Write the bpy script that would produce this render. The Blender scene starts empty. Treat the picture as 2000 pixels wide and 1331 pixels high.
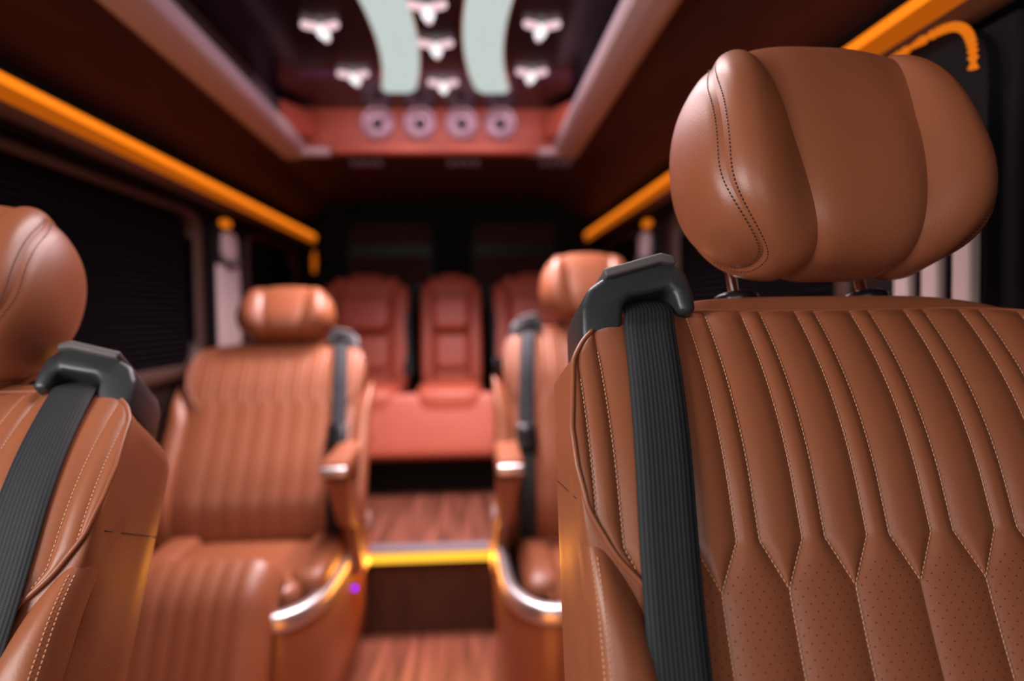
import bpy, bmesh, math, random
import numpy as np
from mathutils import Vector, Matrix

random.seed(7)
rng = np.random.default_rng(7)
sc = bpy.context.scene
COL = sc.collection
R = math.radians

# ------------------------------------------------------------------ camera, light, exposure
cam_d = bpy.data.cameras.new('camera')
cam = bpy.data.objects.new('camera', cam_d)
COL.objects.link(cam)
cam_d.sensor_width = 36.0
cam_d.lens = 24.0
cam_d.clip_start = 0.02
cam.matrix_world = (Matrix.Translation((0, 0, 1.05)) @ Matrix.Rotation(R(-3.43), 4, 'Z')
                    @ Matrix.Rotation(R(90 - 2.17), 4, 'X') @ Matrix.Rotation(R(-0.8), 4, 'Z'))
cam_d.dof.use_dof = True
cam_d.dof.focus_distance = 0.585
cam_d.dof.aperture_fstop = 2.0
sc.camera = cam

world = bpy.data.worlds.new('world')
sc.world = world
world.use_nodes = True
world.node_tree.nodes['Background'].inputs[0].default_value = (0.75, 0.85, 1.0, 1)
world.node_tree.nodes['Background'].inputs[1].default_value = 0.07

def area(name, loc, aim, sx, sy, power, color, spread=180):
    l = bpy.data.lights.new(name, 'AREA')
    l.shape = 'RECTANGLE'; l.size = sx; l.size_y = sy
    l.energy = power; l.color = color; l.spread = R(spread)
    o = bpy.data.objects.new(name, l)
    COL.objects.link(o)
    o.location = loc
    o.rotation_euler = (Vector(aim) - Vector(loc)).to_track_quat('-Z', 'Y').to_euler()
    return o

XC = -0.08                      # centre line of the van
area('windscreen_daylight', (-0.25, -1.30, 1.35), (-0.1, 1.0, 0.95), 1.4, 0.65, 8.5, (1.0, 0.95, 0.92))
area('left_cab_window_daylight', (-0.90, 0.02, 1.30), (0.45, 0.40, 1.0), 1.0, 0.45, 21.0, (1.0, 0.93, 0.91))
for _s in (-1, 1):
    area('ceiling_panel_light', (XC + 0.15 * _s, 2.34, 1.845), (XC + 0.15 * _s, 2.35, 0.0), 0.12, 0.32, 10.0, (1.0, 0.80, 0.84), 115)
    area('ceiling_panel_light', (XC + 0.15 * _s, 1.45, 1.845), (XC + 0.15 * _s, 1.46, 0.0), 0.12, 1.2, 8.0, (1.0, 0.84, 0.86), 135)
area('recess_end_fill', (XC - 0.02, 2.30, 1.83), (XC - 0.02, 2.72, 1.76), 0.9, 0.04, 1.5, (1.0, 0.70, 0.84))  # added pink fill on the recess end wall; no fixture is built for it
area('star_glow_fill', (XC, 1.9, 1.838), (XC, 1.91, 0.0), 0.85, 1.3, 4.5, (1.0, 0.66, 0.86))  # added pink fill in the recess, standing in for the star lamps' glow

sc.view_settings.view_transform = 'Standard'
sc.view_settings.look = 'None'
sc.view_settings.gamma = 1.0
sc.view_settings.use_curve_mapping = False
sc.view_settings.exposure = 0.0
sc.cycles.use_denoising = True
sc.cycles.max_bounces = 8

# ------------------------------------------------------------------ materials
def srgb(r, g, b):
    f = lambda c: (c / 255 / 12.92) if c / 255 <= 0.04045 else ((c / 255 + 0.055) / 1.055) ** 2.4
    return (f(r), f(g), f(b), 1)

def principled(name, col, rough=0.5, metal=0.0, spec=0.5):
    m = bpy.data.materials.new(name)
    m.use_nodes = True
    b = m.node_tree.nodes['Principled BSDF']
    b.inputs['Base Color'].default_value = col
    b.inputs['Roughness'].default_value = rough
    b.inputs['Metallic'].default_value = metal
    b.inputs['Specular IOR Level'].default_value = spec
    return m, m.node_tree, b

def leather(name, col, rough=0.5, scale=420.0, bump=0.12):
    m, nt, b = principled(name, col, rough, 0, 0.5)
    N = nt.nodes; L = nt.links
    tc = N.new('ShaderNodeTexCoord')
    v = N.new('ShaderNodeTexVoronoi'); v.inputs['Scale'].default_value = scale; v.feature = 'F1'
    n = N.new('ShaderNodeTexNoise'); n.inputs['Scale'].default_value = 9; n.inputs['Detail'].default_value = 4
    L.new(tc.outputs['Object'], v.inputs['Vector']); L.new(tc.outputs['Object'], n.inputs['Vector'])
    bp = N.new('ShaderNodeBump'); bp.inputs['Strength'].default_value = bump; bp.inputs['Distance'].default_value = 0.0006
    L.new(v.outputs['Distance'], bp.inputs['Height']); L.new(bp.outputs['Normal'], b.inputs['Normal'])
    mx = N.new('ShaderNodeMix'); mx.data_type = 'RGBA'
    mx.inputs[6].default_value = tuple(c * 0.88 for c in col[:3]) + (1,)
    mx.inputs[7].default_value = tuple(min(1, c * 1.1) for c in col[:3]) + (1,)
    L.new(n.outputs['Fac'], mx.inputs[0]); L.new(mx.outputs[2], b.inputs['Base Color'])
    return m

def streaked(name, c1, c2, scale, rough=0.5, spec=0.4):
    m, nt, b = principled(name, c1, rough, 0, spec)
    N = nt.nodes; L = nt.links
    tc = N.new('ShaderNodeTexCoord'); mp = N.new('ShaderNodeMapping')
    mp.inputs['Scale'].default_value = scale
    n = N.new('ShaderNodeTexNoise'); n.inputs['Scale'].default_value = 1; n.inputs['Detail'].default_value = 6
    r = N.new('ShaderNodeValToRGB')
    r.color_ramp.elements[0].position = 0.35; r.color_ramp.elements[0].color = c1
    r.color_ramp.elements[1].position = 0.68; r.color_ramp.elements[1].color = c2
    L.new(tc.outputs['Object'], mp.inputs['Vector']); L.new(mp.outputs['Vector'], n.inputs['Vector'])
    L.new(n.outputs['Fac'], r.inputs['Fac']); L.new(r.outputs['Color'], b.inputs['Base Color'])
    return m

def emit(name, col, s):
    m = bpy.data.materials.new(name)
    m.use_nodes = True
    nt = m.node_tree
    nt.nodes.remove(nt.nodes['Principled BSDF'])
    e = nt.nodes.new('ShaderNodeEmission')
    e.inputs[0].default_value = col; e.inputs[1].default_value = s
    nt.links.new(e.outputs[0], nt.nodes['Material Output'].inputs['Surface'])
    return m

def webbing(name):
    m, nt, b = principled(name, (0.03, 0.03, 0.03, 1), 0.65, 0, 0.3)
    N = nt.nodes; L = nt.links
    uv = N.new('ShaderNodeTexCoord'); sp = N.new('ShaderNodeSeparateXYZ')
    L.new(uv.outputs['UV'], sp.inputs[0])
    def sine(sock, k):
        a = N.new('ShaderNodeMath'); a.operation = 'MULTIPLY'; a.inputs[1].default_value = k
        s = N.new('ShaderNodeMath'); s.operation = 'SINE'
        L.new(sock, a.inputs[0]); L.new(a.outputs[0], s.inputs[0]); return s.outputs[0]
    rib = sine(sp.outputs[0], 2 * math.pi * 13.0)
    sk = N.new('ShaderNodeMath'); sk.operation = 'MULTIPLY_ADD'; sk.inputs[1].default_value = 0.35
    L.new(sp.outputs[0], sk.inputs[0]); L.new(sp.outputs[1], sk.inputs[2])
    wv = sine(sk.outputs[0], 2 * math.pi * 30.0)
    ad = N.new('ShaderNodeMath'); ad.operation = 'MULTIPLY_ADD'; ad.inputs[1].default_value = 0.4
    L.new(wv, ad.inputs[0]); L.new(rib, ad.inputs[2])
    bp = N.new('ShaderNodeBump'); bp.inputs['Strength'].default_value = 0.3; bp.inputs['Distance'].default_value = 0.0006
    L.new(ad.outputs[0], bp.inputs['Height']); L.new(bp.outputs['Normal'], b.inputs['Normal'])
    r = N.new('ShaderNodeValToRGB')
    r.color_ramp.elements[0].color = (0.010, 0.0115, 0.0135, 1); r.color_ramp.elements[1].color = (0.030, 0.034, 0.039, 1)
    mr = N.new('ShaderNodeMapRange'); mr.inputs[1].default_value = -1.6; mr.inputs[2].default_value = 1.6
    L.new(ad.outputs[0], mr.inputs[0]); L.new(mr.outputs[0], r.inputs[0]); L.new(r.outputs[0], b.inputs['Base Color'])
    return m

def grained(name, col, rough, scale, bump):
    m, nt, b = principled(name, col, rough, 0, 0.5)
    N = nt.nodes; L = nt.links
    tc = N.new('ShaderNodeTexCoord')
    n = N.new('ShaderNodeTexNoise'); n.inputs['Scale'].default_value = scale; n.inputs['Detail'].default_value = 3
    L.new(tc.outputs['Object'], n.inputs['Vector'])
    bp = N.new('ShaderNodeBump'); bp.inputs['Strength'].default_value = bump; bp.inputs['Distance'].default_value = 0.0008
    L.new(n.outputs['Fac'], bp.inputs['Height']); L.new(bp.outputs['Normal'], b.inputs['Normal'])
    return m

M = {}
M['leather'] = leather('tan_leather', (0.285, 0.091, 0.040, 1), 0.39)
M['leather_dark'] = leather('tan_leather_perforated', (0.270, 0.083, 0.040, 1), 0.48)
M['leather_red'] = leather('rust_leather', (0.43, 0.090, 0.048, 1), 0.5)
M['thread'], _, _ = principled('tan_thread', (0.55, 0.28, 0.15, 1), 0.6)
M['thread_dark'], _, _ = principled('brown_thread', (0.05, 0.016, 0.01, 1), 0.6)
M['hole'], _, _ = principled('perforation_shadow', (0.06, 0.018, 0.01, 1), 0.9)
M['plastic'] = grained('black_grained_plastic', (0.026, 0.030, 0.033, 1), 0.36, 900, 0.25)
M['plastic_top'] = grained('dark_grey_grained_plastic', (0.10, 0.092, 0.09, 1), 0.5, 1500, 0.4)
M['black'], _, _ = principled('black_gloss', (0.008, 0.008, 0.010, 1), 0.25)
M['matte'], _, _ = principled('black_matte', (0.010, 0.009, 0.010, 1), 0.85, 0, 0.2)
M['web'] = webbing('black_webbing')
M['chrome'], _, _ = principled('chrome', (0.85, 0.85, 0.86, 1), 0.12, 1.0)
M['silver'], _, _ = principled('satin_silver', (0.82, 0.80, 0.80, 1), 0.42, 1.0)
M['cream'], _, _ = principled('cream_trim', (0.50, 0.39, 0.385, 1), 0.6)
M['cone'], _, _ = principled('mauve_cone', (0.40, 0.26, 0.30, 1), 0.35, 0.5)
M['grey_trim'], _, _ = principled('grey_trim', (0.16, 0.13, 0.15, 1), 0.5)
M['headliner'] = streaked('headliner', (0.038, 0.010, 0.008, 1), (0.055, 0.015, 0.011, 1), (14, 3, 14), 0.7, 0.2)
M['wood_dark'] = streaked('dark_wood_trim', (0.055, 0.018, 0.009, 1), (0.085, 0.028, 0.013, 1), (30, 4, 4), 0.45)
M['wall'] = streaked('wall_suede', (0.013, 0.0065, 0.005, 1), (0.020, 0.010, 0.007, 1), (20, 20, 20), 0.85, 0.1)
M['wall_black'], _, _ = principled('wall_black', (0.006, 0.005, 0.006, 1), 0.8, 0, 0.15)
M['brown_frame'], _, _ = principled('brown_frame', (0.045, 0.016, 0.010, 1), 0.55)
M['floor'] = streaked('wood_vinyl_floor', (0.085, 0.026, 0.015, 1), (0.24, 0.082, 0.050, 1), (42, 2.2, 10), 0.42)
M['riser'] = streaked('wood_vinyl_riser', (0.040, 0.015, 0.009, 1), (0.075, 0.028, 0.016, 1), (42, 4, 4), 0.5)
M['blind'], _, _ = principled('blind_fabric', (0.0045, 0.003, 0.005, 1), 0.9, 0, 0.1)
M['recess'], _, _ = principled('recess_gloss', (0.014, 0.006, 0.016, 1), 0.22, 0, 0.25)
M['glass'], _, _ = principled('tinted_glass', (0.004, 0.004, 0.005, 1), 0.4, 0, 0.2)
M['fringe'], _, _ = principled('orange_lens_fringe', (0.75, 0.28, 0.08, 1), 0.35, 0.6)
M['vent'], _, _ = principled('vent_blue_grey', (0.38, 0.40, 0.60, 1), 0.35)
M['led_orange'] = emit('led_orange', (1.0, 0.225, 0.010, 1), 1.25)
M['led_rope'] = emit('led_rope_orange', (1.0, 0.22, 0.010, 1), 0.75)
M['led_dim'] = emit('led_orange_dim', (1.0, 0.20, 0.008, 1), 0.42)
M['led_yellow'] = emit('led_yellow', (1.0, 0.50, 0.035, 1), 1.5)
M['led_white'] = emit('panel_white', (0.90, 1.0, 0.96, 1), 0.62)
M['led_star'] = emit('star_white', (1.0, 0.94, 0.95, 1), 1.3)
M['led_star_pink'] = emit('star_pink', (1.0, 0.68, 0.72, 1), 1.0)
M['led_purple'] = emit('led_purple', (0.16, 0.0, 0.50, 1), 6.0)
M['pod'] = leather('console_leather', (0.32, 0.105, 0.045, 1), 0.38)

# ------------------------------------------------------------------ mesh helpers
def link(o, parent=None, kind=None):
    COL.objects.link(o)
    if parent is not None: o.parent = parent
    if kind: o['kind'] = kind
    return o

def mesh(name, V, F, mat, parent=None, kind=None, smooth=True, uv=None):
    me = bpy.data.meshes.new(name)
    V = np.asarray(V, dtype=np.float32).reshape(-1, 3)
    me.from_pydata(V.tolist(), [], [tuple(int(i) for i in f) for f in F])
    if smooth: me.polygons.foreach_set('use_smooth', [True] * len(me.polygons))
    if uv is not None:
        ul = me.uv_layers.new(name='UVMap')
        idx = np.empty(len(me.loops), dtype=np.int32); me.loops.foreach_get('vertex_index', idx)
        ul.data.foreach_set('uv', np.asarray(uv, dtype=np.float32)[idx].ravel())
    me.materials.append(mat)
    me.update()
    return link(bpy.data.objects.new(name, me), parent, kind)

def grid_faces(nu, nv, cu=False, cv=False, off=0, flip=False):
    F = []
    for i in range(nu if cu else nu - 1):
        for j in range(nv if cv else nv - 1):
            a = off + i * nv + j; b = off + ((i + 1) % nu) * nv + j
            c = off + ((i + 1) % nu) * nv + (j + 1) % nv; d = off + i * nv + (j + 1) % nv
            F.append((a, d, c, b) if flip else (a, b, c, d))
    return F

def grid(name, P, mat, parent=None, cu=False, cv=False, flip=False, kind=None, uv=None, fix=None):
    P = np.asarray(P); nu, nv = P.shape[:2]
    o = mesh(name, P.reshape(-1, 3), grid_faces(nu, nv, cu, cv, 0, flip), mat, parent, kind, True, uv)
    if fix: recalc(o)
    return o

def recalc(o):
    bm = bmesh.new(); bm.from_mesh(o.data)
    bmesh.ops.remove_doubles(bm, verts=bm.verts, dist=1e-6)
    bmesh.ops.recalc_face_normals(bm, faces=bm.faces)
    bm.to_mesh(o.data); bm.free()

class B:
    """collects shapes in one bmesh"""
    def __init__(s): s.bm = bmesh.new()
    def _add(s, bm2):
        me = bpy.data.meshes.new('tmp'); bm2.to_mesh(me); bm2.free(); s.bm.from_mesh(me); bpy.data.meshes.remove(me); return s
    def box(s, c, d, bev=0.004, seg=3, rot=None):
        b = bmesh.new(); bmesh.ops.create_cube(b, size=1)
        bmesh.ops.scale(b, vec=d, verts=b.verts)
        if bev: bmesh.ops.bevel(b, geom=list(b.edges), offset=min(bev, min(d) * 0.49), segments=seg, profile=0.5, affect='EDGES')
        if rot: bmesh.ops.rotate(b, cent=(0, 0, 0), matrix=rot, verts=b.verts)
        bmesh.ops.translate(b, vec=c, verts=b.verts)
        return s._add(b)
    def tube(s, pts, r, n=10, cap=True):
        pts = [Vector(p) for p in pts]; b = bmesh.new(); rings = []
        rr = r if hasattr(r, '__len__') else [r] * len(pts)
        up = Vector((0, 0, 1)); last = None
        for i, p in enumerate(pts):
            t = (pts[min(i + 1, len(pts) - 1)] - pts[max(i - 1, 0)]).normalized()
            if last is None:
                a = t.cross(up if abs(t.z) < 0.9 else Vector((1, 0, 0))).normalized()
            else:
                a = (last - t * last.dot(t)).normalized()
            last = a; c = t.cross(a)
            rings.append([b.verts.new(p + (a * math.cos(2 * math.pi * k / n) + c * math.sin(2 * math.pi * k / n)) * rr[i]) for k in range(n)])
        for q, w in zip(rings, rings[1:]):
            for k in range(n): b.faces.new((q[k], q[(k + 1) % n], w[(k + 1) % n], w[k]))
        if cap: b.faces.new(rings[0][::-1]); b.faces.new(rings[-1])
        return s._add(b)
    def prism(s, poly, axis, a0, a1, bev=0.0, seg=2):
        """poly in the two other axes, extruded along axis"""
        b = bmesh.new()
        def P(u, v, w): return {'x': (w, u, v), 'y': (u, w, v), 'z': (u, v, w)}[axis]
        lo = [b.verts.new(P(u, v, a0)) for u, v in poly]; hi = [b.verts.new(P(u, v, a1)) for u, v in poly]
        n = len(poly)
        b.faces.new(lo); b.faces.new(hi[::-1])
        for k in range(n): b.faces.new((lo[k], hi[k], hi[(k + 1) % n], lo[(k + 1) % n]))
        bmesh.ops.recalc_face_normals(b, faces=b.faces)
        if bev: bmesh.ops.bevel(b, geom=list(b.edges), offset=bev, segments=seg, profile=0.5, affect='EDGES')
        return s._add(b)
    def sell(s, c, d, e1=0.35, e2=0.35, n=28, m=18, rot=None):
        """rounded cushion (superellipsoid) of full size d"""
        b = bmesh.new(); pw = lambda t, e: math.copysign(abs(t) ** e, t)
        rows = []
        for i in range(1, m):
            a = -math.pi / 2 + math.pi * i / m
            rows.append([b.verts.new((d[0] / 2 * pw(math.cos(a), e1) * pw(math.cos(2 * math.pi * k / n), e2),
                                      d[1] / 2 * pw(math.cos(a), e1) * pw(math.sin(2 * math.pi * k / n), e2),
                                      d[2] / 2 * pw(math.sin(a), e1))) for k in range(n)])
        lo = b.verts.new((0, 0, -d[2] / 2)); hi = b.verts.new((0, 0, d[2] / 2))
        for q, w in zip(rows, rows[1:]):
            for k in range(n): b.faces.new((q[k], q[(k + 1) % n], w[(k + 1) % n], w[k]))
        for k in range(n):
            b.faces.new((lo, rows[0][(k + 1) % n], rows[0][k])); b.faces.new((hi, rows[-1][k], rows[-1][(k + 1) % n]))
        if rot: bmesh.ops.rotate(b, cent=(0, 0, 0), matrix=rot, verts=b.verts)
        bmesh.ops.translate(b, vec=c, verts=b.verts)
        return s._add(b)
    def lathe(s, prof, c, axis='y', n=28):
        b = bmesh.new(); rings = []
        for r, h in prof:
            ring = []
            for k in range(n):
                a = 2 * math.pi * k / n; u, v = r * math.cos(a), r * math.sin(a)
                ring.append(b.verts.new({'y': (u, h, v), 'z': (u, v, h), 'x': (h, u, v)}[axis]))
            rings.append(ring)
        for q, w in zip(rings, rings[1:]):
            for k in range(n): b.faces.new((q[k], q[(k + 1) % n], w[(k + 1) % n], w[k]))
        b.faces.new(rings[0][::-1]); b.faces.new(rings[-1])
        bmesh.ops.recalc_face_normals(b, faces=b.faces)
        bmesh.ops.translate(b, vec=c, verts=b.verts)
        return s._add(b)
    def out(s, name, mat, parent=None, kind=None, smooth=True, angle=None):
        me = bpy.data.meshes.new(name); s.bm.to_mesh(me); s.bm.free()
        me.polygons.foreach_set('use_smooth', [smooth] * len(me.polygons))
        me.materials.append(mat)
        if smooth and angle: me.set_sharp_from_angle(angle=R(angle))
        return link(bpy.data.objects.new(name, me), parent, kind)

def thing(name, label, cat, loc=(0, 0, 0), rz=0.0, group=None):
    o = bpy.data.objects.new(name, None); COL.objects.link(o)
    o.empty_display_size = 0.05
    o.location = loc; o.rotation_euler = (0, 0, rz)
    o['label'] = label; o['category'] = cat
    if group: o['group'] = group
    return o

def tag(o, label, cat, group=None, kind=None):
    o['label'] = label; o['category'] = cat
    if group: o['group'] = group
    if kind: o['kind'] = kind
    return o

def struct(o, label=None):
    o['kind'] = 'structure'
    if label: o['label'] = label
    return o

def catmull(P, m, closed=False):
    """resample the first axis of P with Catmull-Rom, m samples a segment"""
    P = np.asarray(P, float); n = len(P); out = []
    segs = n if closed else n - 1
    for i in range(segs):
        g = lambda k: P[k % n] if closed else P[min(max(k, 0), n - 1)]
        p0, p1, p2, p3 = g(i - 1), g(i), g(i + 1), g(i + 2)
        for q in range(m):
            t = q / m
            out.append(0.5 * (2 * p1 + (p2 - p0) * t + (2 * p0 - 5 * p1 + 4 * p2 - p3) * t * t + (3 * p1 - p0 - 3 * p2 + p3) * t ** 3))
    if not closed: out.append(P[-1])
    return np.array(out)

def dashes(paths, normals, length, gap, rad):
    """little stitches along polylines -> V, F"""
    V, F = [], []
    for pts, nrm in zip(paths, normals):
        pts = np.asarray(pts); nrm = np.asarray(nrm)
        seg = np.linalg.norm(np.diff(pts, axis=0), axis=1); s = np.concatenate([[0], np.cumsum(seg)])
        if s[-1] < length: continue
        t = 0.0
        while t + length < s[-1]:
            a = np.array([np.interp(t, s, pts[:, k]) for k in range(3)])
            b = np.array([np.interp(t + length, s, pts[:, k]) for k in range(3)])
            nn = np.array([np.interp(t, s, nrm[:, k]) for k in range(3)]); nn /= np.linalg.norm(nn) + 1e-12
            d = b - a; L = np.linalg.norm(d); d /= L + 1e-12; sd = np.cross(d, nn)
            o = len(V)
            for (fr, w) in ((0.0, 0.35), (0.25, 1.0), (0.75, 1.0), (1.0, 0.35)):
                c = a + d * L * fr
                V += [c + sd * rad * w, c + nn * rad * 1.1 * w, c - sd * rad * w]
            for k in range(3):
                q = o + 3 * k
                F += [(q, q + 3, q + 4, q + 1), (q + 1, q + 4, q + 5, q + 2)]
            F += [(o, o + 1, o + 2), (o + 9, o + 11, o + 10)]
            t += length + gap
    return V, F

# ------------------------------------------------------------------ captain seats
PER, NAR = 0.0562, 0.0195
ZT = 0.654
B_Z = [0.00, 0.30, 0.385, 0.4125, 0.4386, 0.472, 0.508, 0.538, 0.596, 0.615, 0.633, 0.66]
XT = 0.240
B_X = [0.219, 0.2215, 0.222, 0.227, 0.250, 0.268, 0.2745, 0.2755, 0.267, 0.257, XT, XT]
def bnd(z): return np.interp(z, B_Z, B_X)
def ztop(x): return ZT - 0.021 * np.clip(np.abs(x) / XT, 0, 1.15) ** 4
def yf(x, z):
    x = np.asarray(x, float); z = np.asarray(z, float)
    return (0.044 * np.clip((z - 0.48) / 0.174, 0, None) ** 2 - 0.012 * np.exp(-((z - 0.2) / 0.12) ** 2)
            - 0.014 * (x / 0.25) ** 2 + 0.06 * np.clip((0.13 - z) / 0.13, 0, 1) ** 2)
def nf(x, z):
    e = 1e-4
    fx = (yf(x + e, z) - yf(x - e, z)) / (2 * e); fz = (yf(x, z + e) - yf(x, z - e)) / (2 * e)
    n = np.stack([fx, -np.ones_like(fx), fz], -1)
    return n / np.linalg.norm(n, axis=-1, keepdims=True)
def zmap(x, z): return z - (ZT - ztop(x)) * np.clip((z - 0.45) / (ZT - 0.45), 0, 1) ** 2
def surf(x, z, h=0.0):
    z2 = zmap(x, z)
    p = np.stack([x, yf(x, z2), z2], -1)
    return p + nf(x, z2) * np.asarray(h)[..., None]

ZB, ZA = 0.4440, 0.4070          # where the seams start to bend, where they meet
def expand(z): return np.clip((ZB - z) / (ZB - ZA), 0, 1)
def line(i, z):
    """seam i>=0 to the right of centre: even = inner seam of narrow channel, odd = outer"""
    k = i // 2; c = PER * (k + 0.5); hw = NAR / 2 + (PER - NAR) / 2 * expand(z)
    return c - hw if i % 2 == 0 else c + hw

def cells(res_z, nx, puff=0.0044):
    """the stitched leather channels -> list of (grid points, perforated)"""
    zs = np.unique(np.concatenate([np.arange(0.015, ZA, res_z), np.linspace(ZA, ZB, max(4, int(0.037 / res_z) + 1)), np.arange(ZB, ZT, res_z), [ZT]]))
    u = np.linspace(-1, 1, nx)
    out = []
    def cell(lf, rf, zlo, perf):
        z = zs[zs >= zlo - 1e-9]
        l, r = lf(z), rf(z); b = bnd(zmap(bnd(zmap(bnd(z), z)), z))
        l = np.clip(l, -b, b); r = np.clip(r, -b, b)
        ok = (r - l) > 0.0012
        if ok.sum() < 3: return
        i0 = np.argmax(ok)
        lo = max(i0 - 1, 0); hi = len(ok) - np.argmax(ok[::-1])
        z, l, r = z[lo:hi], l[lo:hi], r[lo:hi]
        X = (l[:, None] + r[:, None]) / 2 + (r - l)[:, None] / 2 * u[None, :]
        Z = np.repeat(z[:, None], nx, 1)
        wd = np.clip((r - l) / 0.03, 0, 1)[:, None]
        Hh = puff * np.sqrt(wd) * (1 - np.abs(u[None, :]) ** 2.3) * np.clip((ZT + 0.001 - Z) / 0.012, 0, 1) ** 0.5
        out.append((surf(X, Z, Hh), perf, (z, l, r)))
    L = lambda i: (lambda z: line(i, z))
    neg = lambda f: (lambda z: -f(z))
    cell(neg(L(0)), L(0), ZA, False)
    for k in range(5):
        lo = 0.0 if k < 4 else ZA
        r_in, r_out = L(2 * k), L(2 * k + 1)
        if k == 3: r_out = lambda z: np.where(z < ZA + 0.001, 0.3, line(7, z))
        cell(r_in, r_out, lo, True); cell(neg(r_out), neg(r_in), lo, True)
        if k < 4:
            cell(L(2 * k + 1), L(2 * k + 2), ZA, False); cell(neg(L(2 * k + 2)), neg(L(2 * k + 1)), ZA, False)
    big = lambda z: np.full_like(z, 0.3)
    cell(L(9), big, 0.42, False); cell(neg(big), neg(L(9)), 0.42, False)
    return out

def seam_paths(step):
    P, Nn = [], []
    z = np.arange(0.10, ZT - 0.004, step)
    for i in range(10):
        for s in (-1, 1):
            zz = z[z >= (ZA if i % 2 == 0 or i >= 7 else 0.10)] if i < 8 else z[z >= 0.425]
            x = line(i, zz); ok = x < bnd(zz) - 0.003
            zz, x = zz[ok], x[ok] * s
            if len(zz) < 3: continue
            h = np.full_like(x, 0.0010)
            P.append(surf(x, zz, h)); Nn.append(nf(x, zmap(x, zz)))
    return P, Nn

def make_mesh_once(cache, key, fn):
    if key not in cache: cache[key] = fn()
    return cache[key]

CACHE = {}
def shared(name, key, build, parent):
    """first call builds, later calls copy sharing the mesh"""
    if key in CACHE:
        o = CACHE[key].copy(); o.name = name; COL.objects.link(o); o.parent = parent
        return o
    o = build(); o.parent = parent; CACHE[key] = o
    return o

def shell_points():
    zs = np.concatenate([np.linspace(0.0, 0.385, 14), np.linspace(0.4, 0.633, 22)])
    a = np.linspace(-1, 1, 41)[1:-1]
    C0, C1 = [], []
    for z in zs: C0.append((-bnd(z), z)); C1.append((-0.281 + 0.012 * (z / 0.6) ** 2, z / 0.633 * 0.60))
    for t in a:
        x = XT * t; C0.append((x, ztop(x)))
        C1.append((0.269 * np.sign(t) * abs(t) ** 0.8, 0.60 + 0.075 * (1 - abs(t) ** 3.2)))
    for z in zs[::-1]: C0.append((bnd(z), z)); C1.append((0.281 - 0.012 * (z / 0.6) ** 2, z / 0.633 * 0.60))
    return np.array(C0), np.array(C1)

def build_shell():
    C0, C1 = shell_points()
    y0 = yf(C0[:, 0], C0[:, 1])
    cen = np.stack([np.zeros(len(C1)), C1[:, 1] * 0.45 + 0.12], -1)
    def lay(c, y): return np.stack([c[:, 0], y, c[:, 1]], -1)
    mid = 0.35 * C0 + 0.65 * C1
    n = len(C0); one = np.ones(n)
    layers = [lay(C0, y0 + 0.001), lay(mid, y0 + 0.006), lay(0.05 * C0 + 0.95 * C1, y0 * 0.6 + 0.030), lay(C1, y0 * 0.3 + 0.068),
              lay(C1 * 0.995 + cen * 0.005, 0.105 * one), lay(C1 * 0.94 + cen * 0.06, 0.140 * one), lay(C1 * 0.75 + cen * 0.25, 0.158 * one),
              lay(C1 * 0.4 + cen * 0.6, 0.163 * one), lay(cen, 0.164 * one)]
    P = catmull(np.array(layers), 5)
    o = grid('backrest', P, M['leather'], None, flip=True)
    return o

def bol_front(X, Z, T):
    c = np.clip((X - 0.247) / 0.026, -1, 1)
    sy = np.sqrt(np.clip(1 - np.abs(c) ** 2.6, 0, 1)) ** 0.62
    tuck = np.clip((T - 0.78) / 0.22, 0, 1) ** 2
    return yf(X, Z) + 0.024 - 0.038 * sy + 0.034 * tuck
def bol_top(X): return 0.41 + np.clip((X - 0.220) / 0.050, -0.1, 1.1) * 0.09
def build_bolster(s):
    u = np.linspace(0, 1, 34); t = np.linspace(0, 1, 60)
    U, T = np.meshgrid(u, t, indexing='ij')
    X = 0.247 - 0.026 * np.cos(math.pi * U)
    Z = T * bol_top(X)
    return grid('bolster', np.stack([X * s, bol_front(X, Z, T), Z], -1), M['leather'], None, flip=(s > 0))

def bolster_stitch(s):
    P, N = [], []
    for dx in (0.2645, 0.2682):
        z = np.linspace(0.06, 0.44, 90); x = np.full_like(z, dx)
        y = bol_front(x, z, z / bol_top(x)) - 0.0004
        P.append(np.stack([x * s, y, z], -1)); N.append(np.repeat([[0.5 * s, -0.85, 0]], len(z), 0))
    return P, N

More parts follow.
